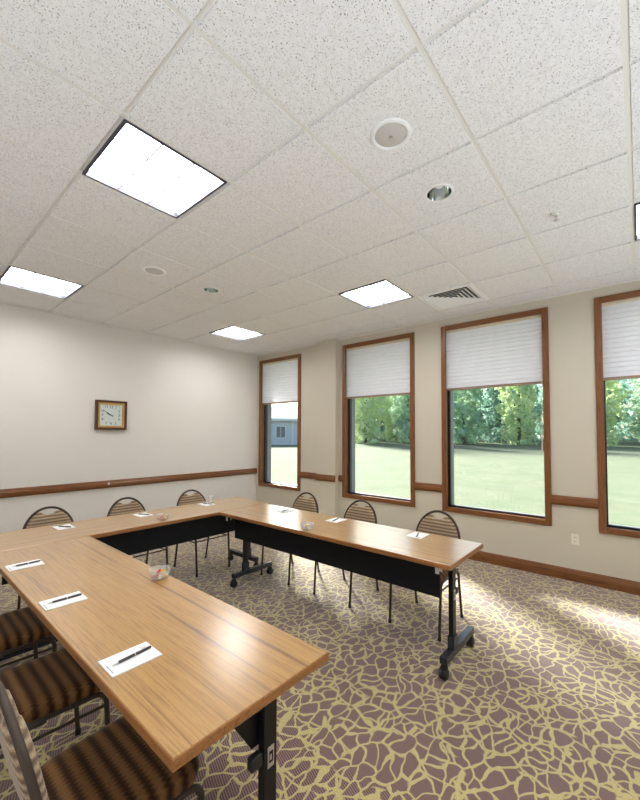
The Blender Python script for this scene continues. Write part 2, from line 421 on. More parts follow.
# windows
def window(n, y0, y1):
    root = bpy.data.objects.new('window_%d' % n, None); C.objects.link(root); root.location = (WX, 0, 0)
    struct(root, 'tall oak framed window', 'window')
    cw, cd = .062, .022
    for nm, (ya, yb, za, zb), mm in (('window_casing', (y0, y0 + cw, WZ0, WZ1), trim_z), ('window_casing', (y1 - cw, y1, WZ0, WZ1), trim_z),
                                     ('window_casing', (y0 + cw, y1 - cw, WZ1 - cw, WZ1), trim_y), ('window_casing', (y0 + cw, y1 - cw, WZ0, WZ0 + cw), trim_y)):
        o = MB().prism([(u, v) for u, v in (( -cd, 0), (.0, 0), (.0, 1), (-cd, 1))], 0, 0, 1) if False else MB().box(-cd, .0, ya, yb, za, zb)
        o.build(nm, mm, root, bevel=.004)
    # jamb boards lining the opening
    j0_, j1_ = y0 + .040, y1 - .040; z0_, z1_ = WZ0 + .040, WZ1 - .040; D = .125
    MB().box(0, D, y0 + .001, j0_, WZ0 + .001, WZ1 - .001).build('window_jamb', trim_z, root)
    MB().box(0, D, j1_, y1 - .001, WZ0 + .001, WZ1 - .001).build('window_jamb', trim_z, root)
    MB().box(0, D, j0_, j1_, z1_, WZ1 - .001).build('window_jamb', trim_y, root)
    MB().box(0, D, j0_, j1_, WZ0 + .001, z0_).build('window_sill', trim_y, root)
    def ring(mb, xa, xb, e, f):
        a, b, c, d = y0 + e, y1 - e, WZ0 + e, WZ1 - e
        mb.box(xa, xb, a, a + f, c, d); mb.box(xa, xb, b - f, b, c, d); mb.box(xa, xb, a + f, b - f, c, c + f); mb.box(xa, xb, a + f, b - f, d - f, d)
        return mb
    ring(MB(), .085, .125, .0405, .030).build('window_sash', bronze, root)
    ring(MB(), .155, WT - .002, .03, .022).build('outer_frame', pale_frame, root)
    ring(MB(), .126, .154, .001, .055).build('glazing_stop', bronze, root)
    MB().box(.138, .142, y0 + .05, y1 - .05, WZ0 + .05, WZ1 - .05).build('window_pane', glass, root)
    return root
wins = [window(k + 1, *a) for k, a in enumerate(WIN)]

# blinds
def blind(label, y0, y1, zb, cord_side=None):
    ya, yb = y0 + .046, y1 - .046; L = yb - ya; zt = WZ1 - .042
    t = thing('window_blind', label, 'blind', (WX + .040, (ya + yb) / 2, zb), 0, 'half-lowered window blinds')
    ht = zt - zb
    MB().box(-.024, .024, -L / 2, L / 2, ht - .045, ht).build('headrail', headrail_m, t, bevel=.003)
    m = MB(); n = 15; p = (ht - .045 - .026) / n; pr = []
    for k in range(n):
        z = .026 + p * k
        pr += [(-.021, z + .001), (-.020, z + p * .35), (-.009, z + p * .97), (-.004, z + p * .995)]
    pr += [(.004, ht - .045)]
    A = [m.bm.verts.new((x, -L / 2, z)) for x, z in pr]; B = [m.bm.verts.new((x, L / 2, z)) for x, z in pr]
    for k in range(len(pr) - 1): m.bm.faces.new((A[k], A[k + 1], B[k + 1], B[k]))
    m.build('slats', blind_m, t)
    MB().box(-.022, .022, -L / 2, L / 2, 0, .028).build('bottom_rail', rail_m, t, bevel=.003)
    for f in (-.36, .36): MB().tube([(-.024, L * f, .02), (-.024, L * f, ht - .04)], .0012, 6).build('ladder_cord', cord_m, t)
    if cord_side:
        y = cord_side * (L / 2 - .03)
        m = MB().tube([(-.028, y, ht - .04), (-.030, y, .3), (-.028, y, -.42)], .0022, 6)
        m.lathe([(.001, -.46), (.008, -.455), (.006, -.43), (.002, -.415)], 10, (-.028, y, 0))
        m.tube([(-.03, y + .004, -.48), (-.03, y + .006, -.74)], .004, 6)
        m.build('pull_cord', cord_m, t)
    return t
blind('white slatted blind half lowered over the narrow window beside the clock wall', *WIN[0], 2.065)
blind('white slatted blind half lowered in the window nearest the pilaster, second from the clock wall', *WIN[1], 2.06)
blind('white half-lowered blind above the table end, white pull cord at its right', *WIN[2], 2.072, -1)
blind('white slatted blind in the window cut off by the right edge', *WIN[3], 2.058)

# ------------------------------------------------------------------ outlet, clock
t = thing('wall_outlet', 'ivory wall outlet low on the beige wall between two windows', 'outlet', (WX, .53, .43))
MB().box(-.006, 0, -.035, .035, -.057, .057).build('cover_plate', outlet_m, t, bevel=.002)
for z in (-.021, .021):
    r = MB().box(-.009, -.004, -.0165, .0165, z - .014, z + .014).build('receptacle', outlet_m, t, bevel=.002)
    MB().box(-.0095, -.0085, -.008, -.005, z - .004, z + .006).box(-.0095, -.0085, .005, .008, z - .004, z + .006).build('slot', slot_m, r)

t = thing('wall_clock', 'square wooden wall clock with gold inner rim on the pale far wall', 'clock', (2.085, FY, 1.757))
hs = .203
def sq_ring(y0, y1, a, b):
    m = MB()
    m.box(-a, -b, y0, y1, -a, a); m.box(b, a, y0, y1, -a, a); m.box(-b, b, y0, y1, b, a); m.box(-b, b, y0, y1, -a, -b); return m
sq_ring(-.045, 0, hs, hs - .034).build('clock_frame', walnut, t, bevel=.005)
sq_ring(-.036, -.002, hs - .034, hs - .058).build('clock_bezel', gold_m, t, bevel=.003)
MB().box(-.15, .15, -.016, -.004, -.15, .15).build('clock_face', face_m, t)
def text_mesh(body, size, m, name, parent, xf):
    cu = bpy.data.curves.new(name, 'FONT'); cu.body = body; cu.size = size; cu.align_x = 'CENTER'; cu.align_y = 'CENTER'; cu.extrude = .0008
    o = bpy.data.objects.new(name, cu); C.objects.link(o)
    dg = bpy.context.evaluated_depsgraph_get()
    me = bpy.data.meshes.new_from_object(o.evaluated_get(dg)); bpy.data.objects.remove(o)
    me.transform(xf); me.materials.append(m)
    r = bpy.data.objects.new(name, me); C.objects.link(r); r.parent = parent; return r
NUM = {12: (0, 1), 1: (.55, 1), 2: (.92, .52), 3: (.92, 0), 4: (.92, -.52), 5: (.55, -1), 6: (0, -1), 7: (-.55, -1), 8: (-.98, -.52), 9: (-.98, 0), 10: (-.98, .52), 11: (-.55, 1)}
bmn = bmesh.new()
for k, (u, v) in NUM.items():
    o = text_mesh(str(k), .046, black_ink, 'numeral', t, Matrix.Translation((u * .112, -.0175, v * .112)) @ Matrix.Rotation(PI / 2, 4, 'X'))
def hand(name, ang, L, wd, y):
    a = math.radians(ang); M = Matrix.Translation((0, y, 0)) @ Matrix.Rotation(a, 4, 'Y')
    MB().prism([(-wd, -.03), (wd, -.03), (wd * 1.3, L * .5), (0, L), (-wd * 1.3, L * .5)], 1, -.0008, .0008).build(name, black_ink, t, xf=M)
hand('hour_hand', 295, .072, .006, -.0195); hand('minute_hand', 302, .118, .0045, -.0215)
MB().box(-.15, .15, -.0305, -.029, -.15, .15).build('clock_glass', clear, t)

# ------------------------------------------------------------------ ceiling fixtures
def troffer_parts(t):
    h = T / 2 - .012
    def fr(m, a, b, z0, z1): m.box(-a, -b, -a, a, z0, z1); m.box(b, a, -a, a, z0, z1); m.box(-b, b, b, a, z0, z1); m.box(-b, b, -a, -b, z0, z1); return m
    fr(MB(), h, h - .013, -.003, .03).build('troffer_rim', dark_rim, t)
    MB().box(-h + .013, h - .013, -h + .013, h - .013, .034, .04).build('diffuser', lens, t)
    m = MB(); a = h - .013
    for k in (1, 2):
        c = -a + 2 * a * k / 3
        m.box(c - .005, c + .005, -a, a, .012, .030); m.box(-a, a, c - .005, c + .005, .012, .030)
    m.build('louver', louver, t)
LL = {(0, 1): 'square lit ceiling light nearest the camera, largest in the photo', (0, 5): 'square lit ceiling light at the left edge near the clock wall',
      (4, 1): 'square lit ceiling light beside the ceiling air vent', (4, 5): 'square lit ceiling light in the far corner above the narrow window',
      (4, -3): 'square lit ceiling light cut off by the right edge of the photo', (0, -3): 'lit ceiling light behind the camera on the window side',
      (-4, 1): 'lit ceiling light behind the camera to the left', (-4, -3): 'lit ceiling light behind the camera in the near corner'}
for (i, j) in LIGHTS:
    t = thing('ceiling_light', LL[(i, j)], 'ceiling light', (GX + (i + .5) * T, GY + (j + .5) * T, CZ), 0, 'square lights in the ceiling')
    troffer_parts(t)
# the air diffuser: four triangles of curved blades
t = thing('air_vent', 'white square ceiling air vent with slanted blades near the windows', 'vent', (GX + 5.5 * T, GY + .5 * T, CZ))
h = T / 2 - .012
m = MB(); b = h - .045
m.box(-h, -b, -h, h, -.002, .01).box(b, h, -h, h, -.002, .01).box(-b, b, b, h, -.002, .01).box(-b, b, -h, -b, -.002, .01)
m.build('vent_frame', white_m, t, bevel=.002)
MB().box(-b, b, -b, b, .06, .065).build('vent_throat', duct_dark, t)
for q in range(4):
    m = MB(); R_ = Matrix.Rotation(q * PI / 2, 4, 'Z')
    for k in range(6):
        d = b - .004 - k * .042; wdt = d
        if wdt < .02: continue
        v = [m.bm.verts.new(R_ @ Vector(p)) for p in ((d, -wdt, .0), (d, wdt, .0), (d - .034, wdt - .034, .017), (d - .034, -wdt + .034, .017))]
        v2 = [m.bm.verts.new(x.co + R_.to_3x3() @ Vector((-.002, 0, -.0015))) for x in v]
        m.bm.faces.new(v); m.bm.faces.new(v2[::-1])
        for a in range(4): m.bm.faces.new((v[a], v2[a], v2[(a + 1) % 4], v[(a + 1) % 4]))
    m.build('vent_blade_set', white_m, t)
def dome_fixture(x, y, label):
    t = thing('ceiling_speaker', label, 'ceiling fixture', (x, y, CZ), 0, 'round grey-faced ceiling fixtures')
    MB().lathe([(.079, .0), (.079, -.004), (.088, -.009), (.100, -.006), (.103, .0)], 40).build('trim_ring', white_m, t, smooth=True)
    MB().lathe([(.0795, -.001), (.068, -.0035), (.045, -.008), (.02, -.011), (.003, -.012)], 40, capt=True).build('grille', grey_dome, t, smooth=True)
    MB().lathe([(.012, -.0135), (.009, -.0145), (.001, -.015)], 12, capt=True).build('centre_badge', steel, t)
dome_fixture(1.625, .925, 'round ceiling fixture with grey domed face nearest the camera')
dome_fixture(1.609, 3.393, 'round grey ceiling fixture midway to the clock wall')
def downlight(x, y, label):
    t = thing('recessed_downlight', label, 'downlight', (x, y, CZ), 0, 'round recessed downlights')
    MB().lathe([(.074, .0), (.073, -.004), (.082, -.006), (.088, -.003), (.089, .0)], 40).build('trim_ring', white_m, t, smooth=True)
    MB().lathe([(.0735, -.002), (.0725, .03), (.066, .07), (.052, .10), (.030, .112)], 32, capt=True).build('reflector', chrome, t, smooth=True)
    MB().lathe([(.028, .108), (.030, .08), (.030, .055), (.022, .040), (.004, .034)], 20, capt=True).build('bulb', white_m, t, smooth=True)
for a in DOWN: downlight(*a)
def sprinkler(x, y, label):
    t = thing('fire_sprinkler', label, 'sprinkler', (x, y, CZ), 0, 'ceiling sprinklers')
    MB().lathe([(.036, 0), (.034, -.006), (.016, -.010), (.012, -.018)], 24, capt=True).build('escutcheon', grid_m, t, smooth=True)
    MB().lathe([(.009, -.016), (.009, -.026)], 12, capt=True).tube([(-.008, 0, -.024), (-.016, 0, -.036), (-.004, 0, -.048)], .003, 6).tube([(.008, 0, -.024), (.016, 0, -.036), (.004, 0, -.048)], .003, 6).build('sprinkler_frame', steel, t)
    MB().lathe([(.002, -.047), (.018, -.049), (.018, -.051), (.002, -.052)], 16, capb=True, capt=True).build('deflector', steel, t)
sprinkler(2.932, .401, 'small ceiling sprinkler near the right edge')
sprinkler(3.064, 4.247, 'small ceiling sprinkler beside the far corner light')

# ------------------------------------------------------------------ tables
TZ = .737; TT = .030
def make_table(name_label, loc, rz, L, W, col_off=-.045, tabs=False):
    """length along local X, the knee side is +Y, the modesty panel hangs on the -Y side"""
    t = thing('folding_table', name_label, 'table', loc, rz, 'oak tables set in a U')
    l2, w2 = L / 2, W / 2; pan = min(-w2 + .105, -.150) if col_off > -.06 else col_off - .045
    top = MB().box(-l2 + .003, l2 - .003, -w2 + .003, w2 - .003, TZ - TT, TZ).build('tabletop', laminate, t, bevel=.0015)
    e = .004
    m = MB(); z0, z1 = TZ - TT - .002, TZ - .0006; b = .0045; ins = .012
    prof = [(ins, z0), (b, z0), (b * .3, z0 + b * .3), (0, z0 + b), (0, z1 - b), (b * .3, z1 - b * .3), (b, z1), (ins, z1)]
    loops = []
    for d_, z in prof: loops.append([m.bm.verts.new((sx * (l2 - d_), sy * (w2 - d_), z)) for sx, sy in ((-1, -1), (1, -1), (1, 1), (-1, 1))])
    for A, B in zip(loops, loops[1:] + loops[:1]):
        for q in range(4): m.bm.faces.new((A[q], A[(q + 1) % 4], B[(q + 1) % 4], B[q]))
    m.build('edge_band', edge_wood, top)
    MB().box(-l2 + .11, l2 - .11, pan, pan + .015, .485, TZ - TT - .006).build('modesty_panel', panel_m, t, bevel=.002)
    MB().box(-l2 + .13, l2 - .13, -.015, .025, TZ - TT - .040, TZ - TT - .002).build('under_rail', black_m, t, bevel=.003)
    for s in (-1, 1):
        x = s * (l2 - .092); c = col_off
        cm = MB().box(x - .015, x + .015, c - .027, c + .027, .13, TZ - TT - .02).build('leg_column', black_m, t, bevel=.003)
        MB().box(x - .022, x + .022, c - .032, c + .032, .13, .21).build('column_socket', bar_m, cm, bevel=.003)
        ft = MB().box(x - .024, x + .024, -.20, .30, .088, .132).build('foot_bar', bar_m, t, bevel=.004)
        for y in (-.185, .285):
            cs = MB().box(x - .014, x + .014, y - .010, y + .010, .060, .090).box(x - .019, x - .015, y - .02, y + .014, .026, .075).box(x + .015, x + .019, y - .02, y + .014, .026, .075)
            cs = cs.build('caster', rubber, ft, bevel=.001)
        for y in (-.185, .285):
            mm = MB()
            for dx in (-.0125, .0125):
                pr = [(.0285, dx - .0105), (.0315, dx - .007), (.0315, dx + .007), (.0285, dx + .0105)]
                n = 20; rings = []
                for rr, xx in pr: rings.append([mm.bm.verts.new((x + xx, y - .004 + rr * math.cos(2 * PI * q / n), .0315 + rr * math.sin(2 * PI * q / n))) for q in range(n)])
                for A, B in zip(rings, rings[1:]):
                    for q in range(n): mm.bm.faces.new((A[q], A[(q + 1) % n], B[(q + 1) % n], B[q]))
                mm.bm.faces.new(rings[0]); mm.bm.faces.new(rings[-1])
            mm.build('caster_wheel', rubber, ft, smooth=True)
        # tilting bracket: beam below the top, gusset plate, pivot tube, latch
        MB().box(x - .020, x + .020, -w2 + .10, w2 - .07, TZ - TT - .026, TZ - TT - .002).build('top_bracket', black_m, t, bevel=.002)
        MB().prism([(c + .02, TZ - TT - .024), (c + .02, .50), (c + .05, .50), (c + .17, TZ - TT - .024)], 0, x - s * .022 - .003, x - s * .022 + .003).build('gusset', black_m, t)
        MB().tube([(x - s * .004, c + .025, .628), (x - s * .004, c + .15, .640)], .012, 10).build('pivot_tube', black_m, t, smooth=True)
        MB().box(x - .014, x + .014, c + .030, c + .075, .455, .495).build('latch_knob', rubber, t, bevel=.006)
        pl = MB().box(x + s * .0152, x + s * .0172, c - .013, c + .013, .435, .50).build('latch_plate', steel, t)
        MB().box(x + s * .0173, x + s * .018, c - .008, c + .008, .45, .485).build('plate_window', black_m, pl)
        MB().box(x + s * .0181, x + s * .0186, c - .002, c + .006, .458, .476).build('plate_mark', steel, pl)
        if tabs:
            for yy in (-w2 + .07, -w2 + .022):
                MB().box(x - .012, x + .012, yy, yy + .004, TZ - TT - .045, TZ - TT - .002).build('hinge_tab', plate_m, t)
    return t
SEAM = 3.16
make_table('oak table nearest the camera, running along the left side of the U', (.758, (.848 + SEAM - .003) / 2, 0), PI / 2, SEAM - .003 - .848, .578, -.09)
make_table('oak table along the windows, its near end and wheeled foot in full view', (2.492, (.858 + SEAM - .003) / 2, 0), -PI / 2, SEAM - .003 - .858, .605, -.045, True)
make_table('oak table across the back of the U, in front of the clock wall', (1.655, SEAM + .302, 0), 0, 2.40, .600)

# ------------------------------------------------------------------ chairs (front = +X)
def make_chair(label, group):
    t = thing('stacking_chair', label, 'chair', (0, 0, 0), 0, group)
    R = .0105
    # seat cushion: rounded pad, crowned
    bm = bmesh.new(); n = 14; d0, d1, wf, wb = -.185, .225, .215, .190
    gr = {}
    for a in range(n + 1):
        for b_ in range(n + 1):
            u, v = a / n * 2 - 1, b_ / n * 2 - 1
            e = lambda q: math.copysign(1 - (1 - abs(q)) ** 1.6, q)
            uu, vv = e(u), e(v)
            rr = .10                         # round the corners in plan
            x = d0 + (uu + 1) / 2 * (d1 - d0); y = vv * (wb + (wf - wb) * (uu + 1) / 2)
            k = max(0, abs(uu) - .72) / .28; x -= math.copysign(.0, uu)
            y *= 1 - .13 * k * k
            k2 = max(0, abs(vv) - .72) / .28; x -= uu * .03 * k2 * k2
            edge = (1 - abs(uu) ** 7) * (1 - abs(vv) ** 7)
            z = .435 + .034 * edge ** .5 - .012 * max(0, uu - .4) ** 2 / .36
            gr[a, b_] = bm.verts.new((x, y, z))
    for a in range(n):
        for b_ in range(n): bm.faces.new((gr[a, b_], gr[a + 1, b_], gr[a + 1, b_ + 1], gr[a, b_ + 1]))
    be = [e_ for e_ in bm.edges if e_.is_boundary]
    ex = bmesh.ops.extrude_edge_only(bm, edges=be)
    vs = [g for g in ex['geom'] if isinstance(g, bmesh.types.BMVert)]
    for v_ in vs: v_.co.z = .412; v_.co.x *= .985; v_.co.y *= .985
    bmesh.ops.contextual_create(bm, geom=[e_ for e_ in bm.edges if e_.is_boundary])
    q = MB(); q.bm.free(); q.bm = bm
    q.build('seat', seat_fab, t, smooth=True)
    # hoop back: half-ellipse on straight uprights, leaning back
    def lean(z): return -.185 - .095 * max(0, (z - .42)) / .43
    def hoop(sc, z_lo, zc, ah, n=24):
        P = []
        for k in range(n + 1):
            a = PI * k / n; P.append((.194 * sc * math.cos(a), zc + ah * math.sin(a)))
        return [(.186 * sc, z_lo)] + P + [(-.186 * sc, z_lo)]
    P = hoop(1.0, .425, .60, .234)
    MB().tube([(lean(z), y, z) for y, z in P], R, 10).build('back_hoop', metal_dark, t, smooth=True)
    # backrest pad inside the hoop with a scooped handle opening at its top
    bm = bmesh.new(); nu, nv = 18, 14; F, B = {}, {}
    zlo, zc, ah = .50, .60, .234
    for a in range(nu + 1):
        u = a / nu * 2 - 1; y = u * .181
        arch = zc + (ah - .012) * math.sqrt(max(0, 1 - (y / .188) ** 2))
        scoop = zc + .172 + .05 * (abs(y) / .085) ** 2
        ztop = min(arch, scoop)
        for b_ in range(nv + 1):
            f = b_ / nv; z = zlo + (ztop - zlo) * f
            th = .021 * max(0.0, 1 - abs(u) ** 8) ** .5 * (max(0.0, 1 - abs(2 * f - 1) ** 8)) ** .5 + .006
            F[a, b_] = bm.verts.new((lean(z) + th, y, z)); B[a, b_] = bm.verts.new((lean(z) - th * .75, y, z))
    for a in range(nu):
        for b_ in range(nv):
            bm.faces.new((F[a, b_], F[a + 1, b_], F[a + 1, b_ + 1], F[a, b_ + 1])); bm.faces.new((B[a, b_], B[a, b_ + 1], B[a + 1, b_ + 1], B[a + 1, b_]))
        for b_ in (0, nv): bm.faces.new((F[a, b_], B[a, b_], B[a + 1, b_], F[a + 1, b_]))
    for a in (0, nu):
        for b_ in range(nv): bm.faces.new((F[a, b_], F[a, b_ + 1], B[a, b_ + 1], B[a, b_]))
    q = MB(); q.bm.free(); q.bm = bm
    q.build('backrest', back_fab, t, smooth=True)
    # seat rail with two rounded front bends, four legs, stretchers
    m = MB()
    m.tube(fillet([(-.18, -.192, .404), (.16, -.203, .404), (.16, .203, .404), (-.18, .192, .404)], .03), R, 10)
    m.build('seat_rail', metal_dark, t, smooth=True)
    for s in (-1, 1):
        lg = MB().tube(fillet([(.06, s * .207, .405), (.192, s * .207, .405), (.222, s * .205, .0)], .05, 8), R, 10).build('leg', metal_dark, t, smooth=True)
        MB().lathe([(.013, .0), (.013, .022)], 10, (.2215, s * .205, .0), True, True).build('leg_cap', rubber, lg)
        lg = MB().tube(fillet([(-.02, s * .205, .400), (-.165, s * .203, .400), (-.245, s * .200, .0)], .05, 8), R, 10).build('leg', metal_dark, t, smooth=True)
        MB().lathe([(.013, .0), (.013, .022)], 10, (-.2445, s * .2, .0), True, True).build('leg_cap', rubber, lg)
        MB().tube([(-.185, s * .203, .345), (.197, s * .206, .345)], .0065, 8).build('stretcher', metal_dark, t, smooth=True)
    MB().tube([(.196, -.206, .355), (.196, .206, .355)], .0065, 8).build('stretcher', metal_dark, t, smooth=True)
    return t
CH = [(.50, 1.285, 0, 'striped brown chair nearest the camera, its back seen edge-on', 'left'),
      (.47, 1.965, 0, 'striped brown chair at the left table, middle one of three', 'left'),
      (.455, 2.64, 0, 'striped brown chair at the left table, third from the camera', 'left'),
      (1.015, 3.80, -PI / 2, 'hoop-back chair before the clock wall, leftmost of three', 'back'),
      (1.685, 3.80, -PI / 2, 'hoop-back chair before the clock wall, second from the left edge', 'back'),
      (2.42, 3.80, -PI / 2, 'hoop-back chair before the clock wall, rightmost beside the glass', 'back'),
      (2.92, 2.905, PI, 'hoop-back chair at the window table nearest the pilaster', 'win'),
      (2.92, 2.155, PI, 'hoop-back chair at the window table, middle one of three', 'win'),
      (2.92, 1.350, PI, 'hoop-back chair at the near end of the window table', 'win')]
GR = {'left': 'chairs along the left table', 'back': 'chairs along the clock wall', 'win': 'chairs along the windows'}
chair0 = make_chair(CH[0][3], GR['left'])
for k, (x, y, r, lab, gp) in enumerate(CH):
    c = chair0 if k == 0 else copy_tree(chair0)
    c.location = (x, y, 0); c.rotation_euler = (0, 0, r); c['label'] = lab; c['group'] = GR[gp]

# ------------------------------------------------------------------ pads, pens, glass, candy bowls
def make_pad():
    t = thing('notepad', '', 'notepad', (0, 0, 0), 0, 'white notepads on the tables')
    MB().box(-.081, .081, -.061, .061, 0, .0045).build('pad_sheets', paper, t, bevel=.0008)
    m = MB()
    for k in range(3): m.box(.040 + .004 * k, .068 - .003 * k, .040 - k * .007, .0425 - k * .007, .0044, .0047)
    m.box(-.074, -.070, -.045, .012, .0044, .0047)
    m.build('pad_print', ink, t)
    return t
def make_pen():
    t = thing('pen', '', 'pen', (0, 0, 0), 0, 'dark pens on the notepads')
    def cyl(prof, n=12):
        m = MB(); rings = []
        for r, x in prof: rings.append([m.bm.verts.new((x, r * math.cos(2 * PI * q / n), .0049 + r * math.sin(2 * PI * q / n))) for q in range(n)])
        for A, B in zip(rings, rings[1:]):
            for q in range(n): m.bm.faces.new((A[q], A[(q + 1) % n], B[(q + 1) % n], B[q]))
        m.bm.faces.new(rings[0]); m.bm.faces.new(rings[-1]); return m
    cyl([(.0047, -.048), (.0049, -.01), (.0047, .062), (.0040, .066)]).build('pen_barrel', pen_m, t, smooth=True)
    cyl([(.0008, -.068), (.0018, -.062), (.0044, -.0485)]).build('pen_tip', steel, t, smooth=True)
    cyl([(.0051, .006), (.0051, .010)]).build('pen_band', steel, t, smooth=True)
    MB().box(.022, .062, -.0013, .0013, .0095, .0110).build('pen_clip', steel, t)
    return t
PADS = [(.577, 1.330, 0, .10, 'on the left table nearest the camera'), (.569, 2.016, 0, -.02, 'on the left table, second from the camera'),
        (.572, 2.722, 0, .02, 'on the left table, farthest from the camera'),
        (1.00, 3.585, -PI / 2, .5, 'on the back table before the leftmost hoop-back chair'), (1.635, 3.575, -PI / 2, .45, 'on the back table before the middle chair'),
        (2.335, 3.60, -PI / 2, .3, 'on the back table beside the drinking glass'),
        (2.655, 2.70, PI, .2, 'on the window table, farthest from the camera'), (2.665, 2.075, PI, .25, 'on the window table before its middle chair'),
        (2.680, 1.300, PI, .3, 'on the window table nearest its near end')]
pad0, pen0 = make_pad(), make_pen()
for k, (x, y, r, pr, lab) in enumerate(PADS):
    p = pad0 if k == 0 else copy_tree(pad0)
    p.location = (x, y, TZ); p.rotation_euler = (0, 0, r); p['label'] = 'white paper notepad ' + lab
    q = pen0 if k == 0 else copy_tree(pen0)
    q.location = (x + .006 * math.cos(r), y + .006 * math.sin(r), TZ + .0046); q.rotation_euler = (0, 0, r + pr); q['label'] = 'dark pen lying on the pad ' + lab

tag(MB().lathe([(.001, .004), (.026, .004), (.032, .078), (.034, .078), (.028, 0), (.001, 0)], 24).build('drinking_glass', frost, None, smooth=True),
    'small clear drinking glass beside the notepad on the back table', 'glass').location = (2.43, 3.655, TZ)

wrap = {'red': mat('red_wrapper', (.55, .03, .09), .25), 'yellow': mat('yellow_wrapper', (.80, .50, .04), .25), 'pale': mat('pale_wrapper', (.80, .72, .72), .25)}
def candy_mesh(c):
    m = MB(); n = 12
    prof = [(.013, -.030), (.009, -.024), (.003, -.017), (.008, -.014), (.0115, -.007), (.012, 0), (.0115, .007), (.008, .014), (.003, .017), (.009, .024), (.013, .030)]
    rings = []
    for k, (r, x) in enumerate(prof):
        rings.append([m.bm.verts.new((x, r * math.cos(2 * PI * q / n) * (1 if 2 < k < 8 else (1.0 if q % 2 else .75)), r * math.sin(2 * PI * q / n) * (1 if 2 < k < 8 else .45))) for q in range(n)])
    for A, B in zip(rings, rings[1:]):
        for q in range(n): m.bm.faces.new((A[q], A[(q + 1) % n], B[(q + 1) % n], B[q]))
    m.bm.faces.new(rings[0]); m.bm.faces.new(rings[-1])
    o = m.build('wrapped_candy', wrap[c], None, smooth=True); return o
cm = {}
def candy(c):
    if c not in cm: cm[c] = candy_mesh(c); return cm[c]
    o = cm[c].copy(); C.objects.link(o); return o
bowl_pts = [(.001, .0035), (.026, .0035), (.040, .014), (.049, .034), (.052, .052), (.0545, .053), (.053, .035), (.044, .012), (.030, .001), (.001, 0)]
bw = None
SL = [(-.022, .010, .026, .3, .2), (.020, -.012, .026, 1.9, -.2), (.004, .024, .028, 2.8, .1), (-.006, -.022, .028, .9, 0), (.012, .006, .047, 2.2, .3), (-.016, -.006, .046, .6, -.35)]
for (x, y, lab, cs) in [(.985, 1.945, 'on the left table', ('red', 'yellow', 'pale', 'pale', 'yellow', 'red')),
                        (1.655, 3.235, 'on the back table', ('red', 'yellow', 'pale', 'red', 'yellow', 'red')),
                        (2.245, 2.045, 'on the window table', ('pale', 'pale', 'red', 'pale', 'pale', 'yellow'))]:
    if bw is None: bw = MB().lathe(bowl_pts, 32).build('candy_bowl', frost, None, smooth=True); o = bw
    else: o = bw.copy(); C.objects.link(o)
    tag(o, 'small clear bowl of wrapped candy ' + lab, 'bowl', 'candy bowls').location = (x, y, TZ)
    for k, (dx, dy, dz, a, b_) in enumerate(SL):
        q = candy(cs[k]); q.scale = (.78,) * 3; q.location = (x + dx * .8, y + dy * .8, TZ + dz - .010); q.rotation_euler = (0, b_, a)
        tag(q, '%s wrapped candy in the clear bowl %s' % (cs[k], lab), 'candy', '%s candies in the bowl %s' % (cs[k], lab))

# ------------------------------------------------------------------ outdoors
grass_m = mat('mown_lawn', (.4, .45, .25), .95, spec=.05)
_v = mapping(grass_m); _a = noise(grass_m, _v, .9, 5, .65); _b2 = noise(grass_m, _v, 14, 4, .7)
col(grass_m, mix(grass_m, .55, ramp(grass_m, _a.outputs[0], [(.35, (.12, .155, .095)), (.6, (.185, .20, .145))]), ramp(grass_m, _b2.outputs[0], [(.3, (.11, .15, .09)), (.7, (.21, .225, .17))])))
bm = bmesh.new()
def lawn_z(x, y):
    r = math.hypot(x - WX, y - 1.5); k = min(1, max(0, (r - 3) / 60)); return -.40 + 1.0 * k
nx, ny = 44, 60; gv = {}
for a in range(nx + 1):
    for b_ in range(ny + 1):
        x = WX + WT + (a / nx) ** 2 * 150; y = -70 + b_ / ny * 230
        gv[a, b_] = bm.verts.new((x, y, lawn_z(x, y)))
for a in range(nx):
    for b_ in range(ny): bm.faces.new((gv[a, b_], gv[a + 1, b_], gv[a + 1, b_ + 1], gv[a, b_ + 1]))
# part of the lawn that runs on behind the clock wall
for a in range(0, 1): pass
q = MB(); q.bm.free(); q.bm = bm
struct(q.build('ground', grass_m, None, smooth=True), 'sunlit mown lawn outside the windows', 'lawn')

leaf_mats = []
for nm, c1, c2 in (('leaf_light', (.42, .53, .30), (.70, .79, .52)), ('leaf_mid', (.28, .43, .30), (.53, .68, .50)), ('leaf_dark', (.17, .31, .27), (.37, .55, .46))):
    mm = mat(nm, rough=.6, spec=.2); g_ = noise(mm, mapping(mm), .9, 4, .6)
    col(mm, ramp(mm, g_.outputs[0], [(.35, c1), (.65, c2)]))
    _n, _l, _b = nodes(mm); _tr = _n.new('ShaderNodeBsdfTranslucent'); _tr.inputs[0].default_value = (*[x * 1.2 for x in c2], 1)
    _mx = _n.new('ShaderNodeMixShader'); _mx.inputs[0].default_value = .35
    _l.new(_b.outputs[0], _mx.inputs[1]); _l.new(_tr.outputs[0], _mx.inputs[2]); _l.new(_mx.outputs[0], _n['Material Output'].inputs[0])
    leaf_mats.append(mm)
bark = mat('grey_bark', (.12, .10, .085), .9)
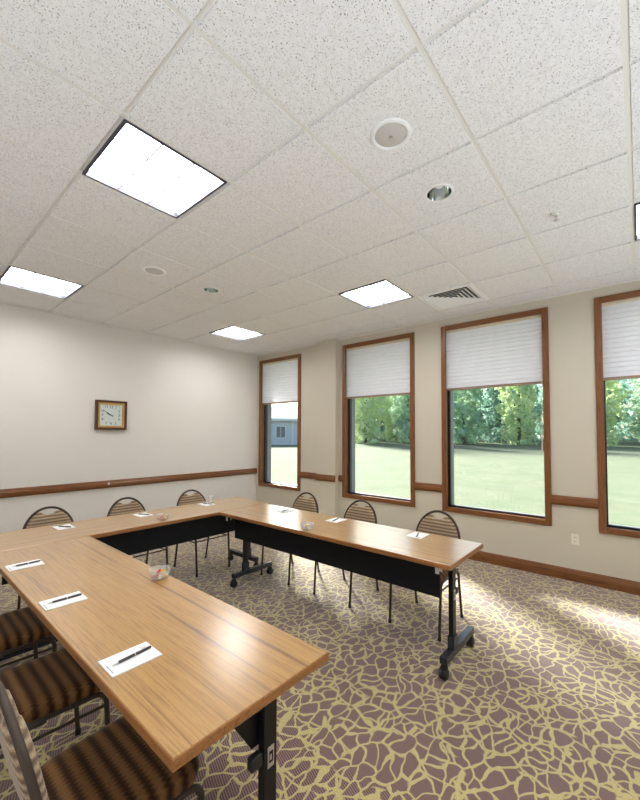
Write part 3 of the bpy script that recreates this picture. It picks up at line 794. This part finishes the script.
def make_tree(kind, seed, hgt=12.0):
    rnd = random.Random(seed)
    t = thing('tree', '', 'tree')
    MB().tube([(0, 0, -.3), (.05, .03, hgt * .3), (-.05, .08, hgt * .7)], [.22, .17, .07], 8).tube([(.05, .03, hgt * .3), (1.1, .4, hgt * .55)], [.11, .04], 6).tube([(.03, .05, hgt * .38), (-1.0, -.6, hgt * .62)], [.10, .04], 6).build('trunk', bark, t, smooth=True)
    lumps = []
    for k in range(34):
        z = hgt * (.03 + .91 * k / 33); f = z / hgt
        rr = 2.0 * math.sqrt(max(.05, 1 - ((f - .42) / .56) ** 2)) * rnd.uniform(.55, 1)
        a = k * 2.4 + rnd.uniform(-.5, .5); lumps.append((Vector((rr * math.cos(a), rr * math.sin(a), z)), rnd.uniform(.8, 1.2)))
    lumps += [(Vector((0, 0, hgt * .25)), 1.6), (Vector((0, 0, hgt * .45)), 1.9), (Vector((0, 0, hgt * .7)), 1.7)]
    m = MB()
    for c, r in lumps:
        for k in range(85):
            d = Vector((rnd.gauss(0, 1), rnd.gauss(0, 1), rnd.gauss(0, 1))).normalized()
            p = c + Vector((d.x, d.y, d.z * .8)) * r * rnd.uniform(.65, 1.05)
            nrm = (d + Vector((rnd.gauss(0, .5), rnd.gauss(0, .5), rnd.gauss(0, .5) + .3))).normalized()
            u = nrm.orthogonal().normalized(); v = nrm.cross(u); s = rnd.uniform(.16, .34); a = rnd.uniform(0, PI)
            u, v = u * math.cos(a) + v * math.sin(a), v * math.cos(a) - u * math.sin(a)
            m.bm.faces.new([m.bm.verts.new(p + u * s * q1 + v * s * .7 * q2 + nrm * s * q3) for q1, q2, q3 in ((-1, 0, -.1), (0, -1, .05), (1, 0, -.1), (0, 1, .05))])
    me = bpy.data.meshes.new('crown'); m.bm.to_mesh(me); m.bm.free(); me.materials.append(leaf_mats[kind])
    o = bpy.data.objects.new('crown', me); C.objects.link(o); o.parent = t
    return t
protos = [make_tree(k, 11 + k) for k in range(3)]
used = [False] * 3
kindname = ['pale green leafy tree', 'mid green leafy tree', 'dark green leafy tree']
rnd = random.Random(5)
def place_tree(az, dist, kind, sc, place):
    t = protos[kind] if not used[kind] else copy_tree(protos[kind]); used[kind] = True
    x, y = dist * math.cos(az), dist * math.sin(az)
    t.location = (x, y, lawn_z(x, y) - .1); t.rotation_euler = (0, 0, rnd.uniform(0, 6.28)); t.scale = (sc,) * 3
    t['label'] = '%s beyond the lawn, seen through %s' % (kindname[kind], place); t['group'] = '%ss seen through %s' % (kindname[kind], place)
def span(a0, a1, place, n):
    for row, (d, sh) in enumerate(((52, 0), (60.5, .5), (69, .1), (77.5, .6), (86, .25))):
        for k in range(n):
            az = math.radians(a0 + (a1 - a0) * (k + .5 + sh * .6) / n + rnd.uniform(-.15, .15))
            kind = rnd.choices((0, 1, 2), ((5, 3, 1), (3, 4, 2), (2, 4, 3), (1, 3, 4), (0, 3, 4))[row])[0]
            place_tree(az, d + rnd.uniform(-.6, .6), kind, rnd.uniform(.92, 1.1) * (1 + .12 * row), place)
span(24.0, 36.5, 'the window beside the pilaster', 2)
span(9, 23.0, 'the window above the table end', 2)
span(-8, 7.5, 'the window at the right edge', 2)

# the denser woodland behind them
rw = random.Random(3); m = MB()
for k in range(9000):
    az = math.radians(rw.uniform(-12, 39)); d = rw.uniform(92, 99); z = rw.uniform(-.2, 1) ** 1 * 11 if rw.random() < .9 else rw.uniform(9, 13)
    p = Vector((d * math.cos(az), d * math.sin(az), lawn_z(90, 20) + max(0, z)))
    nrm = Vector((-1 + rw.gauss(0, .7), rw.gauss(0, .7), rw.gauss(.3, .7))).normalized(); u = nrm.orthogonal().normalized(); v = nrm.cross(u)
    s_ = rw.uniform(.35, .75)
    m.bm.faces.new([m.bm.verts.new(p + u * s_ * q1 + v * s_ * .7 * q2 + nrm * s_ * q3) for q1, q2, q3 in ((-1, 0, -.1), (0, -1, .05), (1, 0, -.1), (0, 1, .05))])
me = bpy.data.meshes.new('woodland_foliage'); m.bm.to_mesh(me); m.bm.free(); me.materials.append(leaf_mats[2])
o = bpy.data.objects.new('woodland_foliage', me); C.objects.link(o)
tag(o, 'dense dark woodland foliage behind the trees across the lawn', 'foliage', None, 'stuff')

# neighbouring building seen through the narrow window
clap = mat('grey_siding', (.60, .62, .68), .8)
_v = mapping(clap); _n2 = noise(clap, _v, 1.5, 2); 
_n, _l, _b = nodes(clap); _tc = _n.new('ShaderNodeTexCoord'); _sp = _n.new('ShaderNodeSeparateXYZ'); _l.new(_tc.outputs['Object'], _sp.inputs[0])
_st = mth(clap, 'FRACT', mth(clap, 'MULTIPLY', _sp.outputs[2], 5.0)); bump(clap, _st, .5, .03)
white_b = mat('white_trim_paint', (.80, .80, .80), .6)
roofm = mat('pale_shingle', (.60, .60, .60), .9)
win_b = mat('dark_house_pane', (.10, .13, .15), .15)
az = math.radians(45.2); D = 46.0
bx, by = D * math.cos(az), D * math.sin(az)
bt = thing('neighbour_building', 'grey sided building with pale roof seen through the narrow corner window', 'building', (bx, by, lawn_z(bx, by) + .05), az - PI / 2 + .12)
# local: faces -Y (towards the room)
MB().box(-9, 6, 0, 8, -.4, 3.0).build('wall', clap, bt)
MB().prism([(-.7, 2.95), (-.7, 3.15), (4, 4.9), (8.7, 3.15), (8.7, 2.95)], 0, -9.6, 6.6).build('roof', roofm, bt)
MB().box(-9.7, 6.7, -.78, -.70, 2.85, 3.12).build('fascia', white_b, bt)
for x in (-6.4, -3.4, -.95, 1.75, 4.4):
    f = MB().box(x - .62, x + .62, -.08, .0, .75, 2.25).build('window', white_b, bt)
    MB().box(x - .52, x - .03, -.10, -.07, .85, 2.15).box(x + .03, x + .52, -.10, -.07, .85, 2.15).build('pane', win_b, f)
MB().box(.42, .56, -.10, 0, 0, 2.9).build('downspout', white_b, bt)
